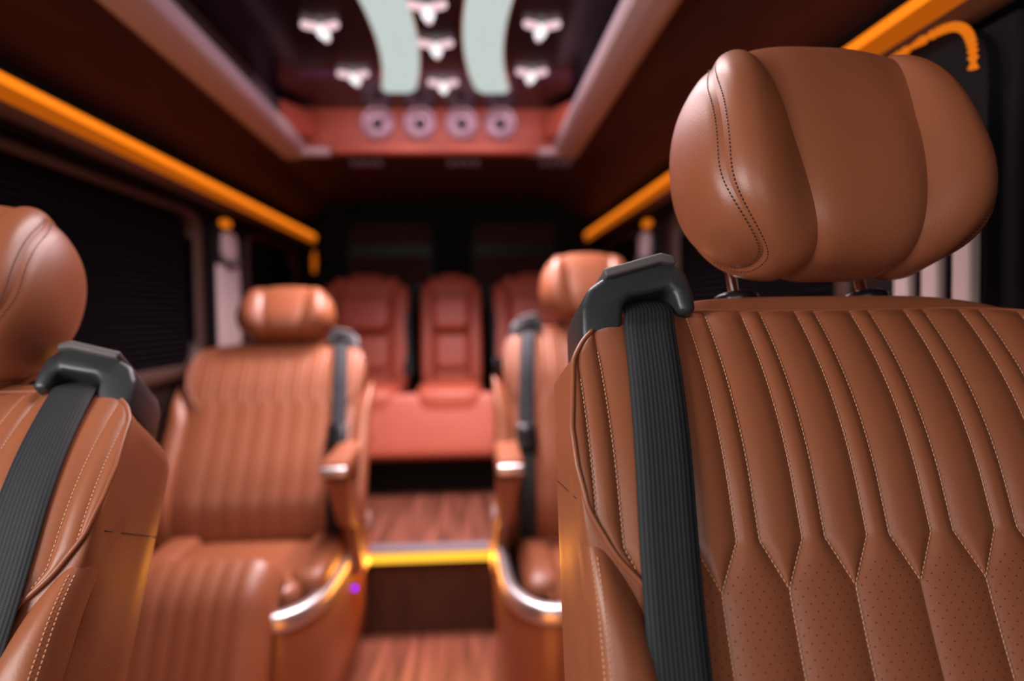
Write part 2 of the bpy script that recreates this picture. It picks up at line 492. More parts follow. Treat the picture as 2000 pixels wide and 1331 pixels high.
def seat_backrest(root, hz, rec, detail, side):
    """detail 2 near, 1 middle; side -1: belt on the left shoulder as seen, +1: on the right"""
    key = 'n' if detail == 2 else 'm'
    back = shared('backrest', 'shell', build_shell, root)
    back.location = (0, 0, hz); back.rotation_euler = (-rec, 0, 0)
    for i, (P, perf, _) in enumerate(CACHE.setdefault(('cells', key), cells(0.0028 if detail == 2 else 0.009, 17 if detail == 2 else 9, 0.0044 if detail == 2 else 0.0022))):
        o = shared('leather_channel', ('cell', key, i), lambda: grid('leather_channel', P, M['leather'], None), back)
    # piping along both wings
    for s in (-1, 1):
        def pip():
            z = np.concatenate([np.linspace(0.405, 0.47, 14), np.linspace(0.475, 0.634, 32)])
            x = bnd(z) * s
            zz = np.minimum(z, ztop(x) + 0.004)
            p = np.stack([x, yf(x, zz) - 0.0012, zz], -1)
            p = catmull(p[::2], 3)
            return B().tube(p, 0.0024, 8).out('piping', M['leather'])
        shared('piping', ('pip', s), pip, back)
        bo = shared('bolster', ('bol', s), lambda: build_bolster(s), back)
        if detail == 1: bo.scale = (1.13, 1, 1)
    for s in (-1, 1):
        def sideseam():
            y = np.linspace(0.004, 0.128, 18); z = 0.482 + y * 0.27
            V = np.array([v.co for v in CACHE['shell'].data.vertices]); V = V[V[:, 0] * s > 0.2]
            x = []
            for a, b in zip(y, z):
                d = (V[:, 1] - a) ** 2 + (V[:, 2] - b) ** 2; k = np.argsort(d)[:4]; w = 1 / (d[k] + 1e-6); x.append((V[k, 0] * w).sum() / w.sum())
            x = np.array(x) - 0.0008 * s
            return B().tube(np.stack([x, y, z], -1), 0.0012, 6).out('side_seam', M['thread_dark'])
        shared('side_seam', ('sseam', s), sideseam, back)
    def topseam():
        x = np.linspace(-0.236, 0.236, 60)
        p = np.stack([x, yf(x, ztop(x)) - 0.0005, ztop(x) + 0.001], -1)
        return B().tube(p, 0.0017, 6).out('top_seam', M['leather'])
    shared('top_seam', 'topseam', topseam, back)
    if detail == 2:
        def st():
            P, N = seam_paths(0.004)
            for s in (-1, 1):
                a, b = bolster_stitch(s); P += a; N += b
            V, F = dashes(P, N, 0.0030, 0.0011, 0.00062)
            return mesh('stitching', V, F, M['thread'], None, 'stuff')
        shared('stitching', 'stitch', st, back)
        def perf():
            V, F = [], []
            for k in range(4):
                for s in (-1, 1):
                    c = PER * (k + 0.5); row = 0
                    for z in np.arange(0.16, 0.45, 0.0056):
                        row += 1
                        hw = NAR / 2 + (PER - NAR) / 2 * expand(z) - 0.0045
                        for x in np.arange(-5, 6) * 0.0094 + (0.0047 if row % 2 else 0):
                            if abs(x) > hw or z > 0.428: continue
                            lx = c + x
                            if lx > bnd(z) - 0.004: continue
                            u = x / (NAR / 2 + (PER - NAR) / 2 * expand(z))
                            hh = 0.0044 * (1 - abs(u) ** 2.3) + 0.00025
                            p = surf(np.array([lx * s]), np.array([z]), np.array([hh]))[0]
                            n = nf(np.array([lx * s]), np.array([z]))[0]
                            n = n + np.array([u * 0.35 * s, 0, 0]); n /= np.linalg.norm(n)
                            a = np.cross(n, [0, 0, 1.0]); a /= np.linalg.norm(a); b = np.cross(n, a)
                            o = len(V)
                            for q in range(6):
                                t = q * math.pi / 3
                                V.append(p + (a * math.cos(t) + b * math.sin(t)) * 0.00062)
                            F.append(tuple(range(o, o + 6)))
            return mesh('perforation', V, F, M['hole'], None, 'stuff')
        shared('perforation', 'perf', perf, back)
    # belt guide on the shoulder, belt over the front
    def guide():
        arch = [(-0.254, 0.614), (-0.252, 0.652), (-0.244, 0.670), (-0.230, 0.680), (-0.174, 0.696), (-0.159, 0.694), (-0.149, 0.684), (-0.145, 0.664), (-0.145, 0.645),
                (-0.161, 0.645), (-0.163, 0.664), (-0.168, 0.670), (-0.206, 0.661), (-0.213, 0.653), (-0.218, 0.614)]
        b = B().prism([(x * -side if side > 0 else x, z) for x, z in arch], 'y', 0.018, 0.094, 0.006, 3)
        return b.out('belt_guide', M['plastic'], angle=50)
    shared('belt_guide', ('guide', side), guide, back)
    def cap():
        s = -side
        b = B().prism([(-0.228 * s, 0.678), (-0.174 * s, 0.693), (-0.160 * s, 0.691), (-0.161 * s, 0.699), (-0.174 * s, 0.7025), (-0.230 * s, 0.6865)], 'y', 0.012, 0.085, 0.0025, 2)
        return b.out('belt_guide_cover', M['plastic_top'], angle=50)
    shared('belt_guide_cover', ('cap', side), cap, back)
    bx = lambda z: 0.189 + 0.030 * (1 - math.exp(-(0.66 - z) / 0.2))
    def belt():
        zz = np.concatenate([[0.02], np.linspace(0.06, 0.60, 60)])
        pts = [(bx(z), float(yf(np.array(0.19), np.array(z))) - 0.0115, z) for z in zz]
        pts += [(bx(0.63), yf(0.19, 0.625) - 0.010, 0.630), (0.187, yf(0.19, 0.65) - 0.006, 0.652), (0.187, 0.045, 0.666), (0.187, 0.065, 0.671), (0.187, 0.080, 0.672)]
        pts = catmull(np.array(pts), 2)
        w = 0.0465; n = len(pts); rows = []
        t = np.gradient(pts, axis=0); t /= np.linalg.norm(t, axis=1, keepdims=True)
        sd = np.array([1.0, 0, 0]); nn = np.cross(t, sd); nn /= np.linalg.norm(nn, axis=1, keepdims=True)
        if nn[10, 1] > 0: nn = -nn
        arc = np.concatenate([[0], np.cumsum(np.linalg.norm(np.diff(pts, axis=0), axis=1))])
        sec = [(-0.5, 0), (-0.49, 0.0009), (-0.25, 0.0013), (0, 0.0014), (0.25, 0.0013), (0.49, 0.0009), (0.5, 0), (0, -0.0002)]
        P = np.zeros((n, len(sec), 3)); UV = np.zeros((n, len(sec), 2))
        for j, (u, h) in enumerate(sec):
            tilt = 0.09 * u * w
            q = pts + sd * u * w + nn * (h + tilt)[None] if np.ndim(h + tilt) else pts + sd * u * w + nn * (h - abs(tilt) * 0.3)
            P[:, j] = q; UV[:, j, 0] = u + 0.5; UV[:, j, 1] = arc / w
        P[:, :, 0] *= side
        o = grid('seat_belt', P, M['web'], None, cv=True, uv=UV.reshape(-1, 2))
        recalc(o) if False else None
        return o
    belt_o = shared('seat_belt', ('belt', side), belt, back)
    if detail == 1:
        def tongue():
            z = 0.30; x = bx(z) * side
            y = float(yf(np.array(0.18), np.array(z))) - 0.022
            return B().box((x, y, z), (0.060, 0.022, 0.075), 0.008).box((x, y - 0.010, z + 0.012), (0.034, 0.006, 0.03), 0.003).out('belt_tongue', M['black'])
        shared('belt_tongue', ('tongue', side), tongue, back)
    return back

# headrest: loops round the pad, swept from cheek to cheek
HA, HV, HT = 0.148, 0.1205, 0.060
def hr(xi, th):
    s = np.clip(1 - np.abs(xi) ** 3.2, 0, 1) ** (1 / 2.35)
    st = np.clip(1 - np.abs(xi) ** 4.2, 0, 1) ** (1 / 2.2)
    pw = lambda v, e: np.sign(v) * np.abs(v) ** e
    rd = np.abs(xi) ** 5
    v = HV * s * pw(np.cos(th), 0.78 + 0.22 * rd); w = pw(np.sin(th), 0.72 + 0.28 * rd)
    x = HA * xi * (1 - 0.075 * v / HV)
    wf = HT * st * w
    front = np.clip(w, 0, 1)
    q = np.clip((np.abs(xi) - 0.36) / 0.46, 0, 1); q = q * q * (3 - 2 * q)
    wf = np.where(w < 0, wf * 1.40, wf)
    y = -wf - 0.024 * q * front * st + 0.010 * (v / HV) * 1.0
    return np.stack([x, y, v + 0.004 * (1 - xi ** 2)], -1)
def hr_n(xi, th):
    e = 1e-3
    a = hr(xi + e, th) - hr(xi - e, th); b = hr(xi, th + e) - hr(xi, th - e)
    n = np.cross(b, a); l = np.linalg.norm(n, axis=-1, keepdims=True); n = n / (l + 1e-12)
    p = hr(xi, th); sgn = np.sign((n * p).sum(-1, keepdims=True)); return n * np.where(sgn == 0, 1, sgn)
def seam_c(th): return 0.425 + 0.135 * np.cos(th)
def seam_e(th): return 0.855 - 0.30 * np.clip(-np.cos(th), 0, 1) ** 5 - 0.14 * np.clip(np.cos(th), 0, 1) ** 6
def hr_panel(name, lo, hi, H, nth, nu, p=2.6):
    th = np.linspace(0, 2 * math.pi, nth, endpoint=False); u = np.linspace(0, 1, nu)
    TH, U = np.meshgrid(th, u, indexing='ij')
    XI = lo(TH) + (hi(TH) - lo(TH)) * U
    h = H * (1 - np.abs(2 * U - 1) ** p)
    return grid(name, hr(XI, TH) + hr_n(np.clip(XI, -0.985, 0.985), TH) * h[..., None], M['leather'], None, cu=True, flip=True)
def cheek(s, nth, nu):
    th = np.linspace(0, 2 * math.pi, nth, endpoint=False); u = np.linspace(0, 1, nu)
    TH, U = np.meshgrid(th, u, indexing='ij')
    e = seam_e(TH)
    XI = s * (e + (1 - e) * (1 - (1 - U) ** 2))
    h = 0.0025 * np.clip(U / 0.2, 0, 1) * (1 - U)
    return grid('cheek_panel', hr(XI, TH) + hr_n(np.clip(XI, -0.985, 0.985), TH) * h[..., None], M['leather'], None, cu=True, flip=(s > 0))

def seat_headrest(root, hz, rec, detail, lift=0.0, hs=(1, 1, 1)):
    key = 'n' if detail == 2 else 'm'; nth = 160 if detail == 2 else 56; nu = 22 if detail == 2 else 9
    Hm = Matrix.Translation((0, 0, hz)) @ Matrix.Rotation(-rec, 4, 'X') @ Matrix.Translation((0.003, 0.015, 0.800 + lift))
    head = shared('headrest', ('hc', key), lambda: hr_panel('headrest', lambda t: -seam_c(t), lambda t: seam_c(t), 0.0045, nth, nu, 5), root)
    head.matrix_local = Hm @ Matrix.Diagonal((*hs, 1))
    for s in (-1, 1):
        shared('wing_panel', ('hw', key, s), lambda: hr_panel('wing_panel', lambda t: s * seam_c(t), lambda t: s * seam_e(t), 0.0062, nth, nu, 2.4), head)
        shared('cheek_panel', ('hk', key, s), lambda: cheek(s, nth, 16), head)
        def post():
            return B().tube([(0.070 * s - 0.010, 0.066, z) for z in (-0.16, -0.13, -0.10, -0.07, -0.04)], 0.0055, 14).out('headrest_post', M['chrome'])
        po = shared('headrest_post', ('post', s), post, head)
        def collar():
            return B().lathe([(0.002, -0.1165), (0.021, -0.1165), (0.0245, -0.1190), (0.0245, -0.1240), (0.023, -0.1300), (0.002, -0.1300)], (0.070 * s - 0.010, 0.066, 0.0), 'z').out('post_collar', M['black'])
        shared('post_collar', ('collar', s), collar, head)
    if detail == 2:
        def st():
            P, N = [], []
            th = np.linspace(-0.15, math.pi + 0.55, 200)
            for s in (-1, 1):
                for d in (-0.026, 0.026):
                    xi = s * (seam_e(th) + d)
                    u = 0.05
                    n = hr_n(xi, th)
                    P.append(hr(xi, th) + n * (0.0024 if d < 0 else 0.0015)); N.append(n)
            V, F = dashes(P, N, 0.0026, 0.0012, 0.0006)
            return mesh('stitching', V, F, M['thread_dark'], None, 'stuff')
        shared('headrest_stitching', 'hst', st, head)
    return head

def seat_cushion(root, hz, leg_pitch, detail_leg):
    c = shared('seat_cushion', 'cush', lambda: B().sell((0, -0.11, -0.055), (0.40, 0.44, 0.13), 0.32, 0.3).out('seat_cushion', M['leather']), root)
    c.location = (0, 0, hz)
    for s in (-1, 1):
        b = shared('cushion_bolster', ('cb', s), lambda: B().sell((0.205 * s, -0.09, -0.04), (0.10, 0.36, 0.15), 0.5, 0.4).out('cushion_bolster', M['leather']), c)
    f = shared('seat_frame', 'frame', lambda: B().box((0, -0.08, -0.20), (0.40, 0.40, 0.22), 0.02).box((0, -0.08, -0.34), (0.30, 0.34, 0.12), 0.01).out('seat_frame', M['matte']), root)
    f.location = (0, 0, hz)
    return c

def leg_rest(root, hz, pitch, dx=0.0):
    n = 8
    p = thing_part('leg_rest', root)
    def pad():
        u = np.linspace(-1, 1, 97); t = np.linspace(0, 1, 40)
        U, T = np.meshgrid(u, t, indexing='ij')
        X = 0.163 * U * (1 - 0.06 * T)
        rib = 0.006 * np.abs(np.sin(U * math.pi * n / 2)) ** 0.6
        edge = np.clip((1 - np.abs(U)) / 0.1, 0, 1) ** 0.5
        ang = np.clip(T / 0.3, 0, 1) * pitch
        # roll over the cushion front, then straight down the slope
        d = 0.03 + T * 0.40
        rr = 0.11
        a = np.clip(d / rr, 0, pitch); ex = np.clip(d - rr * pitch, 0, None)
        Y = -0.29 - rr * np.sin(a) - ex * math.cos(pitch)
        Z = 0.014 - rr * (1 - np.cos(a)) - ex * math.sin(pitch)
        h = (rib - 0.03 * (1 - edge)) * np.clip((1.02 - T) / 0.08, 0, 1) ** 0.5
        Y = Y - h * np.sin(a); Z = Z + h * np.cos(a)
        top = np.stack([X, Y, Z], -1)
        return grid('leg_rest_pad', top, M['leather'], None, flip=False)
    o = pad(); o.parent = p
    sm = o.modifiers.new('thick', 'SOLIDIFY'); sm.thickness = 0.05; sm.offset = -1
    p.location = (dx, 0, hz)
    return p

def thing_part(name, parent):
    o = bpy.data.objects.new(name, None); COL.objects.link(o); o.parent = parent; o.empty_display_size = 0.03
    return o

def side_console(root, s, front=-0.26, ztop_=0.43, xo=0.277):
    """shell that wraps the aisle corner of the seat; s: aisle direction in seat x"""
    path = [(0.275, 0.42), (0.276, 0.25), (0.277, 0.10), (0.276, 0.00), (0.270, front + 0.17), (0.245, front + 0.07), (0.205, front + 0.015), (0.165, front), (0.125, front + 0.002)]
    path = [(x + (xo - 0.277), y) for x, y in path]
    pa = catmull(np.array(path), 6)
    t = np.gradient(pa, axis=0); t /= np.linalg.norm(t, axis=1, keepdims=True)
    nrm = np.stack([-t[:, 1], t[:, 0]], -1)
    if nrm[3, 0] < 0: nrm = -nrm
    prof = [(-0.012, 0.03), (0.0, 0.03), (0.004, 0.12), (0.006, 0.25), (0.003, ztop_ - 0.02), (0.0, ztop_ - 0.008), (-0.004, ztop_), (-0.014, ztop_), (-0.018, ztop_ - 0.006), (-0.018, 0.03)]
    P = np.zeros((len(pa), len(prof), 3))
    for j, (o_, z) in enumerate(prof):
        P[:, j, :2] = pa + nrm * o_; P[:, j, 2] = z
    P[:, :, 0] *= s
    con = grid('side_console', P, M['pod'], root, cv=True); recalc(con)
    pr = [(0.003, ztop_ - 0.036), (0.008, ztop_ - 0.031), (0.007, ztop_ + 0.002), (0.001, ztop_ + 0.008), (-0.022, ztop_ + 0.008), (-0.024, ztop_), (-0.016, ztop_ - 0.01)]
    Q = np.zeros((len(pa), len(pr), 3))
    for j, (o_, z) in enumerate(pr):
        Q[:, j, :2] = pa + nrm * o_; Q[:, j, 2] = z
    Q[:, :, 0] *= s
    tr = grid('console_trim', Q, M['silver'], con, cv=True); recalc(tr)
    # dark tray between trim and cushion
    tb = [(p[0] * s, p[1]) for p in (pa + nrm * -0.022)] + [(0.10 * s, front + 0.03), (0.17 * s, 0.0), (0.22 * s, 0.42)]
    B().prism(tb, 'z', ztop_ - 0.05, ztop_ - 0.03).out('console_tray', M['black'], con, smooth=False)
    return con

def armrest(root, s, x=0.245, z=0.69, y0=-0.08):
    a = B().prism([(y0, z - 0.048), (y0, z - 0.004), (y0 + 0.02, z + 0.004), (0.16, z + 0.015), (0.30, z + 0.02), (0.32, z - 0.03), (0.10, z - 0.06)], 'x', (x - 0.036) * s, (x + 0.036) * s, 0.012, 3).out('armrest', M['leather'], root)
    B().box((x * s, y0 - 0.006, z - 0.022), (0.070, 0.016, 0.026), 0.006).out('armrest_cap', M['silver'], a)
    sec = [(0.036, 0.05, z - 0.05, y0 + 0.05), (0.028, 0.045, z - 0.11, y0 + 0.07), (0.024, 0.05, z - 0.19, y0 + 0.12), (0.028, 0.07, 0.44, y0 + 0.20), (0.030, 0.09, 0.30, y0 + 0.24)]
    n = 20; P = []
    for hw, hd, zz, yy in sec:
        P.append([(x * s + 0.012 * s * (0.69 - zz) / 0.25 + hw * math.copysign(abs(math.cos(q)) ** 0.6, math.cos(q)), yy + hd * math.copysign(abs(math.sin(q)) ** 0.6, math.sin(q)), zz) for q in np.linspace(0, 2 * math.pi, n, endpoint=False)])
    po = grid('armrest_post', catmull(np.array(P), 4), M['pod'], a, cv=True); recalc(po)
    return a

def captain_seat(label, loc, hz, rec, yaw, detail, side, lift=0.0, hs=(1, 1, 1)):
    root = thing('captain_seat', label, 'seat', loc, yaw, 'tan captain seats')
    seat_backrest(root, hz, rec, detail, side)
    seat_headrest(root, hz, rec, detail, lift, hs)
    seat_cushion(root, hz - 0.022, 0.7, 1)
    return root

# near pair
near_right = captain_seat('large tan quilted leather seat at the right, nearest and sharply in focus', (0.363, 0.38, 0), 0.45, R(20), R(3.0), 2, -1)
near_left = captain_seat('tan leather seat cut off by the left edge of the photo', (-0.612, 0.355, 0), 0.468, R(36), 0, 2, 1, -0.032)
# middle pair
mid_left = captain_seat('reclined tan seat with raised leg rest beside the left window', (-0.625, 1.97, 0), 0.413, R(30), 0, 1, 1, -0.040, (1.08, 1, 0.78))
mid_right = captain_seat('upright tan seat in the second row, half hidden behind the nearest right seat', (0.372, 1.90, 0), 0.40, R(20), 0, 1, -1, -0.012, (1.03, 1, 0.90))
leg_rest(mid_left, 0.42, 1.10, -0.042)
leg_rest(mid_right, 0.42, 1.10, 0.02)
con_l = side_console(mid_left, 1, -0.40, 0.36, 0.262); armrest(mid_left, 1, 0.255, 0.66, -0.14)
con_r = side_console(mid_right, -1, -0.41, 0.39, 0.305); armrest(mid_right, -1, 0.275, 0.67, -0.14)
def knob(name, loc, r, mat, parent):
    return B().sell(loc, (r * 2, r * 2, r * 2.4), 0.8, 0.8, 12, 8).out(name, mat, parent)
knob('indicator_light', (0.271, 0.04, 0.25), 0.006, M['led_purple'], con_l)
knob('courtesy_lamp', (0.270, 0.18, 0.26), 0.014, M['led_orange'], con_l)
knob('courtesy_lamp', (-0.312, 0.20, 0.33), 0.014, M['led_orange'], con_r)

# ------------------------------------------------------------------ room shell
XL, XR, YF, YB = -0.95, 0.745, -1.3, 3.95
ZC = 1.70                                   # headliner height
fl = struct(B().box(((XL + XR) / 2, (YF + 2.24) / 2, -0.02), (XR - XL, 2.24 - YF, 0.04), 0).out('floor', M['floor'], smooth=False))
up = struct(B().box(((XL + XR) / 2, (2.252 + YB) / 2, 0.24), (XR - XL, YB - 2.252, 0.04), 0).out('floor_raised', M['floor'], fl, smooth=False))
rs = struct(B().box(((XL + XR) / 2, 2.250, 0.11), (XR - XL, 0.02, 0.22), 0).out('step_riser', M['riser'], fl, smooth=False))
st = B().box((XC - 0.02, 2.262, 0.278), (0.50, 0.055, 0.016), 0.004).out('step_edge', M['grey_trim'], fl, smooth=True)

wins = {-1: [(-0.6, 0.8), (0.98, 2.42), (3.00, 3.74)], 1: [(-0.6, 0.45), (1.34, 2.40), (2.98, 3.72)]}
Z0, Z1 = 0.90, 1.40
def rrect(y0, y1, z0, z1, r, n=6):
    pts = []
    for cy, cz, a0 in ((y1 - r, z1 - r, 0), (y0 + r, z1 - r, 90), (y0 + r, z0 + r, 180), (y1 - r, z0 + r, 270)):
        for k in range(n + 1):
            a = R(a0 + 90 * k / n); pts.append((cy + r * math.cos(a), cz + r * math.sin(a)))
    return pts
wn = 0
for s, nm, xw in ((-1, 'left', XL), (1, 'right', XR)):
    b = B()
    t = 0.05 * s
    b.box((xw + t / 2, (YF + YB) / 2, (Z0) / 2), (0.05, YB - YF, Z0), 0)
    b.box((xw + t / 2, (YF + YB) / 2, (Z1 + 1.60) / 2), (0.05, YB - YF, 1.60 - Z1), 0)
    edges = [YF] + [v for w in wins[s] for v in w] + [YB]
    for k in range(0, len(edges), 2):
        b.box((xw + t / 2, (edges[k] + edges[k + 1]) / 2, (Z0 + Z1) / 2), (0.05, edges[k + 1] - edges[k], Z1 - Z0), 0)
    wall = struct(b.out('wall_' + nm, M['wall'], smooth=False))
    for (y0, y1) in wins[s]:
        wn += 1
        outer = rrect(y0 - 0.05, y1 + 0.05, Z0 - 0.05, Z1 + 0.03, 0.10); inner = rrect(y0, y1, Z0, Z1, 0.07)
        n = len(outer); P = np.zeros((n, 5, 3))
        for j, (pl, dx) in enumerate(((outer, 0.0), (outer, -0.014), (None, -0.018), (inner, -0.010), (inner, 0.03))):
            for i in range(n):
                p = ((outer[i][0] + inner[i][0]) / 2, (outer[i][1] + inner[i][1]) / 2) if pl is None else pl[i]
                P[i, j] = (xw + dx * s, p[0], p[1])
        fr = struct(grid('window_%d' % wn, P, M['brown_frame'], None, cu=True)); recalc(fr)
        B().box((xw + 0.045 * s, (y0 + y1) / 2, (Z0 + Z1) / 2), (0.006, y1 - y0, Z1 - Z0), 0).out('pane', M['glass'], fr, smooth=False)
        # pleated blind
        np_ = 26; V, F = [], []
        for k in range(2 * np_ + 1):
            z = Z0 + 0.005 + (Z1 - Z0 - 0.01) * k / (2 * np_)
            x = xw + (0.030 if k % 2 else 0.014) * s
            V += [(x, y0 + 0.008, z), (x, y1 - 0.008, z)]
            if k: F.append((2 * k - 2, 2 * k - 1, 2 * k + 1, 2 * k))
        if y1 > 1.2:
            bl = mesh('pleated_blind', V, F, M['blind'], None, None, False)
            where = {(-1, 0.98): 'large left window behind the near left headrest', (-1, 3.00): 'small rear left window beyond the striped pillar panel',
                     (1, 1.34): 'right window hidden behind the nearest headrest', (1, 2.98): 'small rear right window beside the orange strip end'}[(s, y0)]
            tag(bl, 'dark pleated blind drawn over the ' + where, 'blind', 'pleated window blinds')
            sm = bl.modifiers.new('thick', 'SOLIDIFY'); sm.thickness = 0.002
# rear wall
rw = struct(B().box(((XL + XR) / 2, YB + 0.025, 0.85), (XR - XL + 0.1, 0.05, 1.75), 0).out('wall_rear', M['wall_black'], smooth=False))
for k, (xa, xb) in enumerate(((-0.74, -0.17), (-0.03, 0.54))):
    wn += 1
    outer = rrect(xa, xb, 1.02, 1.62, 0.08); inner = rrect(xa + 0.05, xb - 0.05, 1.08, 1.57, 0.06)
    n = len(outer); P = np.zeros((n, 4, 3))
    for j, (pl, dy) in enumerate(((outer, 0.0), (outer, -0.02), (inner, -0.02), (inner, 0.01))):
        for i in range(n): P[i, j] = (pl[i][0], YB + dy, pl[i][1])
    fr = struct(grid('window_%d' % wn, P, M['matte'], None, cu=True)); recalc(fr)
    B().box(((xa + xb) / 2, YB - 0.004, 1.32), (xb - xa - 0.1, 0.006, 0.5), 0).out('pane', M['glass'], fr, smooth=False)
    B().box(((xa + xb) / 2, YB - 0.012, 1.51), (xb - xa - 0.12, 0.012, 0.10), 0.004).out('shade_panel', M['headliner'], fr)
    B().box(((xa + xb) / 2, YB - 0.012, 1.31), (xb - xa - 0.12, 0.012, 0.16), 0.004).out('shade_panel', M['headliner'], fr)

# ceiling: headliner with a recess in the middle
RX, RY0, RY1, RZ = 0.575, -0.2, 2.72, 1.86
XM = XC - 0.065
b = B()
for (xa, xb, ya, yb) in ((XM - 0.62, XM - RX, YF, YB), (XM + RX, XM + 0.62, YF, YB), (XM - RX, XM + RX, RY1 + 0.03, YB), (XM - RX, XM + RX, YF, RY0)):
    b.box(((xa + xb) / 2, (ya + yb) / 2, ZC + 0.03), (xb - xa, yb - ya, 0.06), 0)
ce = b.out('ceiling', M['headliner'], smooth=False); struct(ce)
for s, xo in ((-1, XL), (1, XR)):          # sloping shoulders of the headliner
    xi = XM + 0.62 * s
    B().prism([(xi, ZC), (xi, ZC + 0.06), (xo, 1.66), (xo - 0.005 * s, 1.575)], 'y', YF, YB).out('ceiling_shoulder', M['headliner'], ce, smooth=False)
    xs = -0.885 if s < 0 else 0.690
    B().prism([(xo, 1.58), (xo - 0.01 * s, 1.58), (xs, 1.535), (xo, 1.53)], 'y', YF, YB).out('ceiling_cornice', M['wall_black'], ce, smooth=False)
rc = B().box((XM, (RY0 + RY1) / 2, RZ + 0.015), (2 * RX, RY1 - RY0, 0.03), 0).out('recess_panel', M['recess'], ce, smooth=False)
for s in (-1, 1):
    B().box((XM + s * (RX - 0.005), (RY0 + RY1) / 2, (ZC + RZ) / 2 + 0.02), (0.02, RY1 - RY0, RZ - ZC), 0).out('recess_side', M['grey_trim'], ce, smooth=False)
    # cream moulding
    prof = [(0.0, 0.0), (0.006, -0.016), (0.03, -0.026), (0.07, -0.024), (0.100, -0.010), (0.108, 0.01), (0.100, 0.045), (0.0, 0.02)]
    poly = [(XM + s * (RX + 0.015 - u), ZC + v) for u, v in prof]
    tr = struct(B().prism(poly, 'y', RY0, RY1 + 0.045, 0.004).out('trim_%d' % (1 if s < 0 else 2), M['cream'], angle=60))
    tr2 = B().box((XM + s * (RX - 0.09), RY1 + 0.01, ZC - 0.006), (0.20, 0.055, 0.03), 0.01).out('trim_return', M['cream'], tr)
# rear end of the recess: rust leather face with lip
ew = B().box((XM, RY1 + 0.015, (ZC + RZ) / 2 + 0.01), (2 * RX - 0.03, 0.03, RZ - ZC + 0.02), 0.006).out('recess_end_wall', M['leather_red'], ce)
lip = B().box((XM + 0.02, RY1 - 0.005, ZC + 0.003), (0.80, 0.06, 0.045), 0.012).out('recess_lip', M['leather_red'], ce)
for s in (-1, 1):                           # wedges shaped and coloured as the red reflections in the recess corners
    B().prism([(XM + s * 0.53, RY1), (XM + s * 0.53, RY1 - 0.20), (XM + s * 0.43, RY1)], 'z', ZC + 0.035, ZC + 0.14, 0.01).out('corner_reflection', M['leather_red'], ce, angle=50)
# front closing of roof above the cab
# round ceiling speakers in the end wall
for k, px in enumerate((-0.350, -0.186, -0.023, 0.130)):
    t = thing('speaker', ['round chrome speaker first from the left in the row under the ceiling panel', 'round chrome speaker second from the left in the row under the ceiling panel',
                          'round chrome speaker third from the left in the row under the ceiling panel', 'round chrome speaker rightmost in the row under the ceiling panel'][k],
              'speaker', (px, RY1 - 0.001, 1.805), 0, 'round speakers at the rear end of the ceiling recess')
    B().lathe([(0.040, 0.0), (0.064, 0.0), (0.066, -0.008), (0.062, -0.018), (0.054, -0.016), (0.040, -0.006)], (0, 0, 0)).out('rim', M['cone'], t)
    B().lathe([(0.001, -0.002), (0.050, -0.006), (0.046, -0.012), (0.022, 0.0), (0.001, 0.0)], (0, 0, 0)).out('cone', M['cone'], t)
    B().lathe([(0.001, -0.003), (0.021, -0.004), (0.017, -0.013), (0.001, -0.016)], (0, 0, 0)).out('dust_cap', M['black'], t)
# curved light panels on the recess
for s in (-1, 1):
    yy = np.linspace(0.75, 2.50, 50)
    off = 0.125 + 0.19 * (yy - 2.0) ** 2
    mid = XC + 0.005 + s * off
    def arc(w, e):
        pts = []
        for sg, rng_ in ((1, range(len(yy))), (-1, range(len(yy) - 1, -1, -1))):
            for i in rng_:
                cap = min(1.0, math.sqrt(max(0.0, 1 - (max(0, 0.03 - (yy[-1] - yy[i])) / 0.03) ** 2)) * 0.35 + 0.65)
                pts.append((mid[i] + sg * w * cap, yy[i] + (e if i == len(yy) - 1 else (-e if i == 0 else 0))))
        return pts
    t = thing('light_panel', 'curved white light panel on the ceiling, ' + ('left of the middle row of small lamps' if s < 0 else 'right of the middle row of small lamps'), 'light', (0, 0, 0), 0, 'curved white ceiling light panels')
    B().prism(arc(0.064, 0.004), 'z', RZ - 0.004, RZ - 0.0005).out('panel_fringe', M['fringe'], t, smooth=False)  # orange lens fringe and flare round the panel, built as a thin edge
    B().prism(arc(0.059, 0.0), 'z', RZ - 0.009, RZ - 0.004).out('diffuser', M['led_white'], t, smooth=False)
# small three-armed lamps on the recess
stars = [((640, 50), 'far left small three-armed lamp, higher of the two beside the left moulding'), ((845, 8), 'topmost three-armed lamp between the curved panels, cut by the photo edge'),
         ((1065, 44), 'upper right three-armed lamp near the right moulding'), ((857, 86), 'second three-armed lamp between the curved panels'),
         ((697, 142), 'lower left three-armed lamp beside the end of the left curved panel'), ((869, 160), 'lowest three-armed lamp between the ends of the curved panels'),
         ((1043, 138), 'lower right three-armed lamp beside the end of the right curved panel')]
STAR_XY = [(-0.400, 1.95), (-0.100, 1.82), (0.210, 1.93), (-0.090, 2.07), (-0.375, 2.33), (-0.082, 2.41), (0.215, 2.30)]
for (pix, lab), (x, y) in zip(stars, STAR_XY):
    t = thing('star_lamp', lab, 'light', (x, y, RZ), 0, 'three-armed ceiling lamps')
    b = B()
    for ang, ln in ((206, 0.056), (334, 0.056), (90, 0.085)):
        a = R(ang); d = Vector((math.cos(a), math.sin(a), 0))
        b.tube([d * 0.012 + Vector((0, 0, -0.008)), d * ln * 0.5 + Vector((0, 0, -0.009)), d * ln * 0.9 + Vector((0, 0, -0.008)), d * ln + Vector((0, 0, -0.008))], [0.012, 0.011, 0.011, 0.006], 10)
    b.out('arms', M['led_star_pink'], t)
    B().sell((0, 0.022, -0.012), (0.036, 0.085, 0.022), 0.9, 0.9, 16, 10).out('core', M['led_star'], t)
